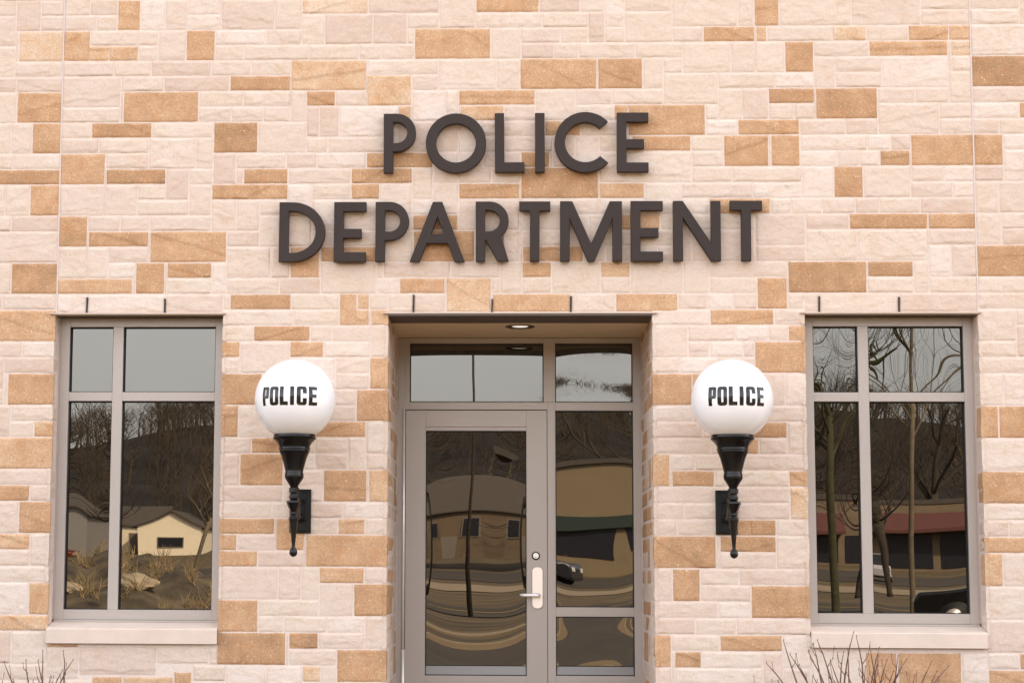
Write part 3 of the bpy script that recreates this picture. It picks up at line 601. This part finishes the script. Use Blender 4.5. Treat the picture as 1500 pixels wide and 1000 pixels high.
# ---------------------------------------------------------------- globe lamps
def wall_lamp(x, y, label, turn):
    t = thing('wall_lamp', label, 'wall lamp', (x, 0, 1.07), 0, 'globe lamps beside the entrance')
    zc = .687                                        # globe centre above the bracket plate's middle
    k = .001333; Z = lambda yz: zc+.001-(yz-222)*k
    RG = .248
    zg = zc-.020
    gl = MB().lathe([(zg+RG*math.cos(R(a)), max(RG*math.sin(R(a)), .0005)) for a in np.linspace(0, 152, 60)], 72, (0, y, 0)).build('globe', M['opal'], t)
    # lettering on the glass
    def rr_(u, v, x0, z0, x1, z1, r):
        if not (x0 <= u <= x1 and z0 <= v <= z1): return False
        dx, dz = max(x0+r-u, u-x1+r, 0), max(z0+r-v, v-z1+r, 0)
        return dx*dx+dz*dz <= r*r
    ink = {'P': (0, 36, lambda u, v: (u <= 16 and v <= 76) or (rr_(u, v, 0, 31, 36, 84, 10) and not rr_(u, v, 16, 45, 21, 70, 2)) or (u <= 12 and v >= 60)),
           'O': (41, 41, lambda u, v: rr_(u, v, 0, 0, 41, 84, 11) and not rr_(u, v, 16, 14, 25, 70, 3)),
           'L': (88, 35, lambda u, v: u <= 16 or v <= 16), 'I': (132, 18, lambda u, v: u <= 17),
           'C': (159, 42, lambda u, v: rr_(u, v, 0, 0, 42, 84, 11) and not rr_(u, v, 16, 14, 26, 70, 3) and not (u > 20 and 32 < v < 52)),
           'E': (210, 39, lambda u, v: u <= 16 or v <= 15 or v >= 69 or (34 <= v <= 50 and u <= 34))}
    lm = MB(); tot = 249.; q = 1.5
    for ch, (x0, w_, fn) in ink.items():
        idx = {}; vs = []; fs = []
        def vid(i, j):
            if (i, j) not in idx:
                lon = (x0+i*q-tot/2)*.1665/124.5*1.10/RG+turn; lat = (j*q-42)*.00136/RG+.017; r = RG+.0012
                idx[i, j] = len(vs); vs.append((r*math.sin(lon)*math.cos(lat), y-r*math.cos(lon)*math.cos(lat), zg+r*math.sin(lat)))
            return idx[i, j]
        for i in range(int(w_/q)):
            for j in range(56):
                if fn((i+.5)*q, (j+.5)*q): fs.append((vid(i, j), vid(i+1, j), vid(i+1, j+1), vid(i, j+1)))
        lm.add(vs, fs, 0, True)
    lo = lm.build('lettering', M['vinyl'], gl, recalc=False)
    prof = [(386, .100), (388, .122), (393, .127), (408, .128), (412, .133), (418, .131), (424, .122), (434, .108), (446, .098), (455, .094), (459, .096), (464, .097), (468, .092), (473, .094), (478, .091), (484, .087), (500, .080), (530, .068), (558, .058), (570, .054), (575, .057), (588, .058), (598, .056), (604, .051), (614, .042), (625, .033), (632, .027), (638, .024)]
    MB().lathe([(Z(a), r) for a, r in prof], 48, (0, y, 0), (Z(562), Z(490), .055, 16)).build('cup', M['black'], t, auto=35)
    pr2 = [(638, .022), (641, .031), (661, .031), (664, .024), (670, .023), (678, .030), (688, .030), (695, .024), (699, .030), (701, .045), (708, .046), (736, .030), (741, .024), (752, .018), (760, .022), (766, .017), (772, .024), (776, .031), (782, .031)]
    MB().lathe([(Z(a), r) for a, r in pr2], 8, (0, y, 0), smooth=False).build('stem', M['black'], t)
    pr3 = [(782, .030), (800, .026), (850, .017), (895, .011), (908, .0105), (914, .014), (924, .022), (934, .025), (944, .023), (951, .015), (955, .004)]
    MB().lathe([(Z(a), r) for a, r in pr3], 10, (0, y, 0), smooth=False).build('finial', M['black'], t)
    bp = MB().box(-.068, .068, -.016, .002, -.138, .138, .004).box(-.056, .056, -.026, -.0155, -.126, .126, .004)
    for q in (-.03, -.01, .01, .03): bp.box(q-.004, q+.004, -.031, -.0255, -.11, .11, .002)
    bp.box(-.045, .045, -.034, -.0255, -.06, .06, .004)
    bp.build('back_plate', M['black'], t)
    ar = MB(); z1 = Z(690)
    ar.tube([(0, -.02, -.03), (0, -.08, -.05), (0, -.16, -.03), (0, -.24, .03), (0, -.32, z1-.01), (0, y, z1)], [.024, .021, .018, .017, .018, .02], 12)
    ar.tube([(0, -.022, .06), (0, -.10, .075), (0, -.18, .05), (0, -.22, .01)], [.014, .012, .011, .010], 10)
    ar.tube([(0, -.25, .035), (0, -.28, -.02), (0, -.33, -.05), (0, -.37, -.03), (0, -.36, .01), (0, -.335, .008)], [.012, .011, .010, .009, .008, .006], 10)
    ar.build('bracket_arm', M['black'], t)
    return t
wall_lamp(-1.3015, -.40, 'white POLICE globe lamp on a black bracket between the left window and the door', R(-3.5))
wall_lamp(1.362, -.40, 'white POLICE globe lamp on a black bracket between the door and the right window', R(1.7))

# ---------------------------------------------------------------- ground by the wall and the bare shrubs
def shrub(name, label, tips, base, seed):
    r_ = random.Random(seed); root = thing(name, label, 'shrub', (base[0], base[1], -.39))
    m = MB(); bud = m
    for tx, tz in tips:
        bx = base[0]+(tx-base[0])*.35+r_.uniform(-.05, .05); by = base[1]+r_.uniform(-.08, .08); ty = base[1]+r_.uniform(-.16, .14)
        n = 9; pts = []; rad = []; c1, c2 = r_.uniform(-.05, .05), r_.uniform(-.03, .03)
        for i in range(n+1):
            f = i/n; q = math.sin(f*math.pi)
            pts.append((bx+(tx-bx)*(f**1.25)+c1*q+r_.uniform(-.004, .004), by+(ty-by)*f+c2*q, -.40+(tz+.40)*f)); rad.append(.0062*(1-f)**.7+.0017)
        m.tube(pts, rad, 6)
        for i in range(3, n+1):
            p = Vector(pts[i]); sgn = 1 if i % 2 else -1
            bud.tube([p, p+Vector((sgn*.004, -.002, .010))], [.0032, .001], 5)
            if r_.random() < .34 and i < n:
                L_ = r_.uniform(.07, .2)*(1-i/n*.4); q = p+Vector((sgn*L_*.35, r_.uniform(-.03, .03), L_)); mid = (p+q)/2+Vector((sgn*L_*.1, 0, -.01))
                m.tube([p, mid, q], [rad[i]*.7, .0018, .0013], 5); bud.tube([q, q+Vector((0, 0, .009))], [.003, .001], 5); bud.tube([mid, mid+Vector((sgn*.004, 0, .008))], [.0028, .001], 5)
    off = Matrix.Translation(-root.location)
    a = m.build('stems', M['twig'], root); a.matrix_parent_inverse = off
    return root
rt = [(1.615, .303), (1.762, .24), (1.782, .284), (1.835, .30), (1.941, .241), (2.011, .353), (2.034, .329), (2.192, .258), (2.357, .188), (2.464, .185), (2.582, .154), (1.52, .17), (1.70, .16), (1.88, .19), (2.10, .15), (2.28, .12), (2.40, .10), (2.52, .07), (1.60, .06), (2.16, .22), (1.97, .12), (2.24, .05), (2.62, .03), (1.45, .02), (1.66, .22), (1.92, .06), (2.07, .05), (2.13, .27), (2.33, .04), (1.78, .10), (2.44, .02), (2.0, .25), (1.86, .02), (2.22, .19), (2.30, .21), (1.57, .0), (2.5, .13)]
shrub('bare_shrub', 'leafless reddish brown shrub under the sill of the right window', [(a, c) for a, c in rt], (2.03, -.62), 4)
lf = [(-2.973, .152), (-2.879, .157), (-2.769, .214), (-2.784, .161), (-2.625, .219), (-2.591, .162), (-2.71, .06), (-2.93, .05), (-3.06, .11), (-2.66, .10), (-2.83, .04), (-2.56, .02)]
shrub('bare_shrub', 'leafless twiggy shrub below the left window at the lower left corner', lf, (-2.80, -.62), 9)
# ---------------------------------------------------------------- the street opposite (seen in the glass)
def terr(x, y):
    L = -y
    pts = [(-40, -.42), (40, -.42), (57, -.42), (95, .1), (130, .95), (160, 1.9), (200, 3.2), (225, 5.5), (260, 13.5), (300, 21.5), (345, 26), (420, 25)]
    for (a, p), (b, q) in zip(pts[:-1], pts[1:]):
        if a <= L <= b:
            t = (L-a)/(b-a); t = t*t*(3-2*t) if a >= 200 else t; h = p+(q-p)*t; break
    else: h = pts[-1][1]
    if L > 205: h += (L-205)*.03*math.sin(x*.021+1.2)+(L-205)*.012*math.sin(x*.067+L*.05)
    return h
def sheet(name, x0, x1, y0, y1, nx, ny, m, dz=0., kind='structure'):
    vs = []; fs = []
    for j in range(ny+1):
        for i in range(nx+1):
            x = x0+(x1-x0)*i/nx; y = y0+(y1-y0)*j/ny; vs.append((x, y, terr(x, y)+dz))
    for j in range(ny):
        for i in range(nx):
            k = j*(nx+1)+i; fs.append((k, k+1, k+nx+2, k+nx+1))
    o = MB().add(vs, fs, 0, True).build(name, m); return tag(o, kind=kind)
sheet('ground', -500, 500, 60, -210, 20, 90, M['grass'])
sheet('hill', -500, 500, -209.9, -420, 90, 50, M['wood_floor'], .02)
sheet('road', -300, 300, -60, -73, 10, 8, M['asphalt'], .03)
sheet('road', -300, 300, -100, -112, 10, 8, M['concrete'], .03)
sheet('parking_lot', -30, 60, -122, -146, 8, 8, M['asphalt'], .03)
sheet('driveway', -30, 30, -8.5, -24, 4, 4, M['asphalt'], .008)
tag(MB().box(-30, 30, -8.5, -8.2, -.5, -.30, .02).build('kerb', M['concrete']), kind='structure')
tag(MB().box(-30, 30, -24.35, -24.05, -.5, -.30, .02).build('kerb', M['concrete']), kind='structure')
tag(MB().box(-1.6, 1.8, -8.2, 1.09, -.5, -.402).build('path', M['concrete']), kind='structure')
tag(MB().box(-30, 30, -38, -36, -.5, -.395).build('pavement', M['concrete']), kind='structure')
tag(MB().box(-7, -1.62, -1.6, -.002, -.5, -.39).build('planting_bed', M['mulch']), kind='structure')
tag(MB().box(1.82, 7.2, -1.6, -.002, -.5, -.39).build('planting_bed', M['mulch']), kind='structure')
yl = mat('yellow_paint', (.55, .36, .05), .8)
yo = sheet('road_marking', -300, 300, -66.4, -66.8, 10, 2, yl, .036)
H = dict(cream=mat('cream_siding', (.80, .69, .50), .8, noise=.04, nscale=2), grey=mat('grey_siding', (.22, .20, .18), .8), white=mat('white_siding', (.45, .42, .37), .8), shingle=mat('shingles', (.065, .052, .04), .9, noise=.15, nscale=3), win=mat('window_dark', (.02, .02, .025), .15), tan=mat('tan_render', (.19, .14, .078), .85, noise=.06, nscale=1), green=mat('green_fascia', (.010, .022, .013), .6), red=mat('red_awning', (.085, .024, .018), .8, noise=.1, nscale=3), trim=mat('white_trim', (.16, .13, .10), .6), brick=mat('brown_brick', (.13, .09, .052), .9, noise=.1, nscale=4))
def house(label, x, y, w_, dp, eave, peak, wm, gable_front=True, wins=(), door=None, z=None):
    z = terr(x, y) if z is None else z
    t = thing('house', label, 'house', (x, y, z))
    m = MB()
    if gable_front: m.prism([(-w_/2, -.6), (-w_/2, eave), (0, peak), (w_/2, eave), (w_/2, -.6)], -dp, 0, 'y')
    else: m.prism([(-dp, -.6), (-dp, eave), (-dp/2, peak), (0, eave), (0, -.6)], -w_/2, w_/2, 'x')
    m.build('wall', wm, t)
    r = MB(); ov = .35; th = .16
    if gable_front:
        sl_ = (peak-eave)/(w_/2)
        for s in (-1, 1):
            r.prism([(0, peak+.02), (s*(w_/2+ov), eave-ov*sl_+.02), (s*(w_/2+ov), eave-ov*sl_+th), (0, peak+th+.05)], -dp-ov, ov, 'y')
    else:
        sl_ = (peak-eave)/(dp/2)
        for a, b_ in ((-dp/2, ov), (-dp/2, -dp-ov)):
            r.prism([(-dp/2, peak+.02), (b_, eave-ov*sl_+.02), (b_, eave-ov*sl_+th), (-dp/2, peak+th+.05)], -w_/2-ov, w_/2+ov, 'x')
    r.build('roof', H['shingle'], t)
    for wx, wz, ww, wh in wins:
        f = MB().box(wx-ww/2-.1, wx+ww/2+.1, .002, .08, wz-wh/2-.1, wz+wh/2+.1).build('window', H['trim'], t)
        MB().box(wx-ww/2, wx+ww/2, .082, .10, wz-wh/2, wz+wh/2).build('pane', H['win'], f)
    if door:
        MB().box(door[0]-.5, door[0]+.5, .002, .07, 0, 2.1).build('door', H['trim'], t)
    return t
house('cream gabled house with a wide low window, reflected in the left window', -35.9, -200, 6.2, 12, 3.0, 4.7, H['cream'], True, [(0, 1.3, 2.6, .9)])
house('low dark roofed house joined behind the cream gable, reflected in the left window', -41.0, -204, 7, 9, 3.0, 5.2, H['cream'], False, [(-1.5, 1.5, .9, 1.2)], (1.2, 0))
house('grey and cream house at the left edge of the reflection in the left window', -45.3, -188, 6, 9, 4.4, 6.8, H['grey'], True, [(-1, 1.8, .9, 1.3), (1.4, 1.8, .9, 1.3)])
house('brown brick house among bare trees, reflected in the glass door', -6, -190, 9, 9, 4.5, 7.5, H['brick'], False, [(-2.8, 2.8, 1.2, 1.5), (0, 2.8, 1.2, 1.5), (2.8, 2.8, 1.2, 1.5)], (1.4, 0))
# shops
t = thing('shop', 'tan rendered shop with a dark green fascia, reflected in the side light beside the door', 'shop building', (8, -150, 2.2))
MB().box(-9, 7, -14, 0, -1, 7.6).build('wall', H['tan'], t)
MB().box(-9.2, 7.2, -14.2, .3, 7.6, 8.1).build('roof', H['shingle'], t)
MB().box(-8.9, 6.9, .002, .5, 2.7, 4.0).build('fascia', H['green'], t)
[MB().box(-8.6+k*3.1, -5.8+k*3.1, .002, .06, .3, 2.6).build('shop_window', H['win'], t) for k in range(5)]
t = thing('shop', 'low tan shop with a long red awning, reflected in the right window', 'shop building', (34, -162, 2.0))
MB().box(-14, 16, -14, 0, -1, 5.6).build('wall', mat('brown_render', (.16, .115, .07), .9, noise=.15, nscale=1), t)
[MB().prism([(.01, 4.7), (1.6, 3.1), (1.6, 2.8), (.01, 2.9)], a, b_, 'x').build('awning', H['red'], t) for a, b_ in ((-13, -5.2), (-2.2, 15.5))]
MB().box(-14.2, 16.2, -14.2, .1, 5.6, 6.0).build('roof', H['shingle'], t)
[MB().box(-13+k*4, -9.6+k*4, .002, .06, .2, 2.7).build('shop_window', H['win'], t) for k in range(7)]
# cars
def car(label, x, y, rz, col, tall=1.5, ln=4.6, pickup=False):
    t = thing('parked_car', label, 'car', (x, y, terr(x, y)+.03), rz)
    paint = mat('car_paint', col, .25, .2, coat=.6); hl = ln/2; w_ = .88
    body = [(-hl, .35), (-hl, .75), (-hl+.1, .92), (-hl+1.2, .98), (hl-.15, 1.0), (hl, .85), (hl, .35), (hl-.4, .25), (-hl+.3, .25)]
    cabin = [(-hl+1.0, .97), (-hl+1.75, tall-.05), (-hl+2.2, tall), (hl-.9, tall-.02), (hl-.35, 1.05), (hl-.2, .98)] if not pickup else [(-hl+1.3, .97), (-hl+1.9, tall-.04), (-hl+2.2, tall), (hl-2.1, tall), (hl-1.8, .98)]
    m = MB().prism(body, -w_, w_, 'y'); bo = m.build('body', paint, t)
    for md in (bo,):
        bv = md.modifiers.new('b', 'BEVEL'); bv.width = .07; bv.segments = 3; bv.limit_method = 'ANGLE'
    c = MB().prism(cabin, -w_+.12, w_-.12, 'y').build('cabin', H['win'], t); bv = c.modifiers.new('b', 'BEVEL'); bv.width = .06; bv.segments = 2
    rf = [p for p in cabin if p[1] > tall-.08]
    MB().box(rf[0][0]+.05, rf[-1][0]-.05, -w_+.16, w_-.16, tall-.03, tall+.02, .01).build('roof', paint, t)
    for sx in (-hl+.85, hl-.9):
        for sy in (-1, 1):
            q = MB().tube([(sx, sy*(w_-.2), .33), (sx, sy*(w_+.015), .33)], .33, 24).build('wheel', M['gasket'], t)
            MB().tube([(sx, sy*(w_+.012), .33), (sx, sy*(w_+.022), .33)], .19, 16).build('rim', M['satin'], q)
    for sy in (-1, 1):
        MB().box(-hl-.015, -hl+.05, sy*.62-.17, sy*.62+.17, .62, .76, .01).build('headlight', M['bright'], t)
        MB().box(hl-.04, hl+.015, sy*.7-.12, sy*.7+.12, .68, .92, .01).build('tail_light', H['red'], t)
    return t
car('silver hatchback seen from behind on the road, reflected in the right window', 26.1, -130, R(100), (.45, .44, .43), 1.55, 4.2)
car('red car parked by the grey house, reflected at the lower left of the left window', -42.0, -172, R(0), (.16, .015, .012))
car('dark grey car parked in front of the green fascia shop, reflected beside the door', 2.9, -128, R(200), (.03, .03, .035), 1.45)
car('black pickup truck parked close by, reflected at the lower right of the right window', 11.5, -31, R(14), (.006, .006, .007), 1.75, 5.4, True)

# trees
def limb(mb, p, d, ln, r, lev, rr, bush=3, seg=4):
    pts = [p]; rad = [r]; dd = d.copy()
    for i in range(seg):
        dd = (dd+Vector((rr.gauss(0, .13), rr.gauss(0, .13), rr.gauss(.04, .08)))).normalized(); pts.append(pts[-1]+dd*ln/seg); rad.append(r*(1-(i+1)/seg*.55))
    mb.tube(pts, rad, 7 if lev > 3 else (5 if lev > 1 else 3), cap=False)
    if lev <= 0: return
    for k in range(bush+(1 if rr.random() < .5 else 0)):
        i = rr.randint(max(1, seg-3), seg); a = rr.uniform(0, 2*math.pi); t_ = Vector((math.cos(a), math.sin(a), rr.uniform(.0, .7))).normalized()
        nd = (dd*.75+t_*.75).normalized(); limb(mb, pts[i], nd, ln*rr.uniform(.58, .78), rad[i]*.62, lev-1, rr, bush, seg)
BARK = mat('bark', (.042, .030, .019), .95, noise=.3, nscale=8); MOSS = mat('mossy_bark', (.045, .040, .014), .95, noise=.3, nscale=6); BIRCH = mat('pale_bark', (.13, .10, .06), .9, noise=.25, nscale=7)
def tree(label, x, y, h, r, m, seed, lev=4, lean=0., fork=.3):
    rr = random.Random(seed); t = thing('bare_tree', label, 'tree', (x, y, terr(x, y)-.1), 0, 'leafless trees across the street')
    tr = MB(); hh = h*fork; pts = [Vector((lean*f*hh+math.sin(f*5+seed)*.06*r*4, 0, f*hh)) for f in (0, .08, .3, .6, 1)]
    tr.tube(pts, [r*1.5, r*1.1, r, r*.9, r*.8], 12); tr.build('trunk', m, t)
    cr = MB(); base = pts[-1]
    for k in range(6):
        a = k*1.05+rr.uniform(-.4, .4); limb(cr, pts[-1]*(1-.1*k)+pts[-2]*.1*k, Vector((math.cos(a)*.75+lean, math.sin(a)*.75, .8)).normalized(), h*.24, r*.36, lev-1 if k > 2 else lev, rr)
    limb(cr, base, Vector((lean, 0, 1)), h*.34, r*.72, lev, rr); cr.build('crown', m, t)
tree('mossy thick trunked leafless tree, reflected in the left pane of the right window', 8.14, -38, 10.5, .10, MOSS, 1, 5, 0, .5)
tree('slender pale trunked leafless tree, reflected in the middle of the right window', 10.45, -40, 11, .07, BIRCH, 2, 5, .02, .55)
tree('leafless tree reflected at the left of the glass door', -3.6, -52, 3.9, .08, BIRCH, 3, 3, .22, .8)
tree('leafless tree reflected at the right of the glass door', 2.2, -66, 3.9, .09, BIRCH, 4, 3, -.28, .8)
tree('leafless tree standing before the cream house, reflected in the left window', -26.5, -120, 11, .22, BARK, 5, 4, .12)
tree('leafless tree leaning over the street, reflected at the right of the left window', -16.6, -92, 8, .1, BIRCH, 6, 3, .2, .5)
tree('leafless spreading tree behind the red awning shop, reflected in the right window', 30, -182, 22, .4, BARK, 7, 5)
tree('leafless spreading tree further right behind the red awning shop, reflected in the right window', 41, -184, 23, .4, BARK, 8, 5)
tree('leafless tree across the road behind the mossy trunk, in the right window', 17.2, -88, 12.5, .09, BARK, 31, 5)
tree('leafless wide crowned tree across the road, in the middle of the right window', 20.4, -96, 13.5, .11, BARK, 32, 5)
tree('leafless tree across the road, rightmost of those in the right window', 23.6, -84, 12, .10, BARK, 33, 5)
tree('leafless tree behind the tan shop, reflected beside the door', 11, -176, 20, .36, BARK, 12, 4)
tree('thin dark leafless tree reflected low in the glass door', -.2, -84, 3.6, .08, BARK, 15, 3, -.12, .7)
# rough bank with brush and stones below the cream house
BX, BY = -14.2, -60
def bank_h(x, y):
    d = math.hypot((x-BX)/7.5, (y-BY)/11); s = max(0., 1-d*d)
    return terr(x, y)-.25+s*(1.75+.35*math.sin(x*1.3+y*.5)+.25*math.sin(x*3.1-y*1.1))
vs = [(BX-8+16*i/40, BY-11.5+23*j/40, 0) for j in range(41) for i in range(41)]; vs = [(x, y, bank_h(x, y)) for x, y, _ in vs]
fs = [(j*41+i, j*41+i+1, j*41+i+42, j*41+i+41) for j in range(40) for i in range(40)]
DIRT = mat('dry_bank', (.085, .064, .038), .95, noise=.75, nscale=.9, bump=.6, bscale=5)
tag(MB().add(vs, fs, 0, True).build('dirt_bank', DIRT), kind='structure')
STRAW = mat('dry_straw', (.28, .20, .10), .9, noise=.5, nscale=2); bm_ = MB(); rr = random.Random(5)
for i in range(150):
    x, y = BX+rr.uniform(-6, 6), BY+rr.uniform(-2, 9); p = Vector((x, y, bank_h(x, y)-.05))
    for k in range(9):
        e = p+Vector((rr.gauss(0, .22), rr.gauss(0, .15), rr.uniform(.2, .75))); bm_.tube([p+Vector((rr.gauss(0, .08), 0, 0)), (p+e)/2+Vector((rr.gauss(0, .04), 0, .03)), e], [.018, .013, .005], 3, cap=False)
tag(bm_.build('dry_brush', STRAW, recalc=False), 'dry straw coloured brush on the rough bank', 'brush', kind='stuff')
PALE = mat('pale_rock', (.34, .27, .18), .9, noise=.3, nscale=3)
for i, (x, y, s, lb) in enumerate(((-15.9, -54, .32, 'small pale boulder on the bank, reflected at the left of the left window'), (-14.4, -52.5, .40, 'largest pale boulder low on the bank, reflected in the left window'), (-13.1, -55, .26, 'smallest pale boulder on the bank, reflected in the left window'), (-12.0, -53, .36, 'pale flat boulder at the right of the bank, reflected in the left window'))):
    b_ = bmesh.new(); bmesh.ops.create_icosphere(b_, subdivisions=3, radius=1)
    for v in b_.verts:
        n_ = v.co.copy(); f_ = 1+.22*math.sin(n_.x*3+i)+.18*math.sin(n_.y*4+n_.z*3+i*2)+.08*math.sin(n_.z*9+n_.x*7); v.co = Vector((n_.x*1.5*s*f_, n_.y*s*f_, n_.z*.7*s*f_))
    me = bpy.data.meshes.new('boulder'); b_.to_mesh(me); b_.free(); me.materials.append(PALE)
    o = bpy.data.objects.new('boulder', me); COL.objects.link(o); o.location = (x, y, bank_h(x, y)+.12*s); tag(o, lb, 'boulder', 'boulders on the bank')
# utility pole
t = thing('utility_pole', 'dark wooden utility pole across the road, reflected in the transom over the door', 'pole', (-1.25, -60, terr(-1.25, -60)-.2))
MB().tube([(0, 0, 0), (0, 0, 12)], [.055, .045], 10).build('shaft', BARK, t); MB().box(-1.1, 1.1, -.05, .05, 11.0, 11.12).build('cross_arm', BARK, t)
# the far bare wood as one mass
fw = MB(); rr = random.Random(21)
for i in range(1000):
    L = 207+140*rr.random() if i < 780 else rr.uniform(325, 350); x = rr.uniform(-80, 85)*(.6+L/500); y = -L
    h = rr.uniform(6, 11) if L < 300 else rr.uniform(4.5, 7)
    if x < 22: h = max(2.5, min(h, ((.086 if -30 < x < 6 else .095)+rr.uniform(-.004, .004))*(L+14)-terr(x, y)))
    p = Vector((x, y, terr(x, y)-.2))
    fw.tube([p, p+Vector((rr.gauss(0, .2), 0, h*.5)), p+Vector((rr.gauss(0, .5), 0, h))], [.15, .10, .02], 3, cap=False)
    for k in range(16):
        z = h*rr.uniform(.25, .95); a = rr.uniform(0, 6.28); ln = (h-z)*.55+1.0; q = p+Vector((0, 0, z)); e = q+Vector((math.cos(a)*ln*.7, math.sin(a)*ln*.7, ln*.75))
        fw.tube([q, (q+e)/2-Vector((0, 0, .15)), e], [.045, .03, .012], 3, cap=False)
        for s_ in range(3):
            u = rr.uniform(.3, .9); g0 = q+(e-q)*u; g1 = g0+Vector((rr.gauss(0, .7), rr.gauss(0, .7), rr.uniform(.5, 1.4))); fw.tube([g0, g1], [.022, .01], 3, cap=False)
tag(fw.build('bare_wood', mat('wood_bark', (.055, .038, .021), .95, noise=.4, nscale=.3), recalc=False), 'brown leafless wood covering the far hillside', 'woods', kind='stuff')
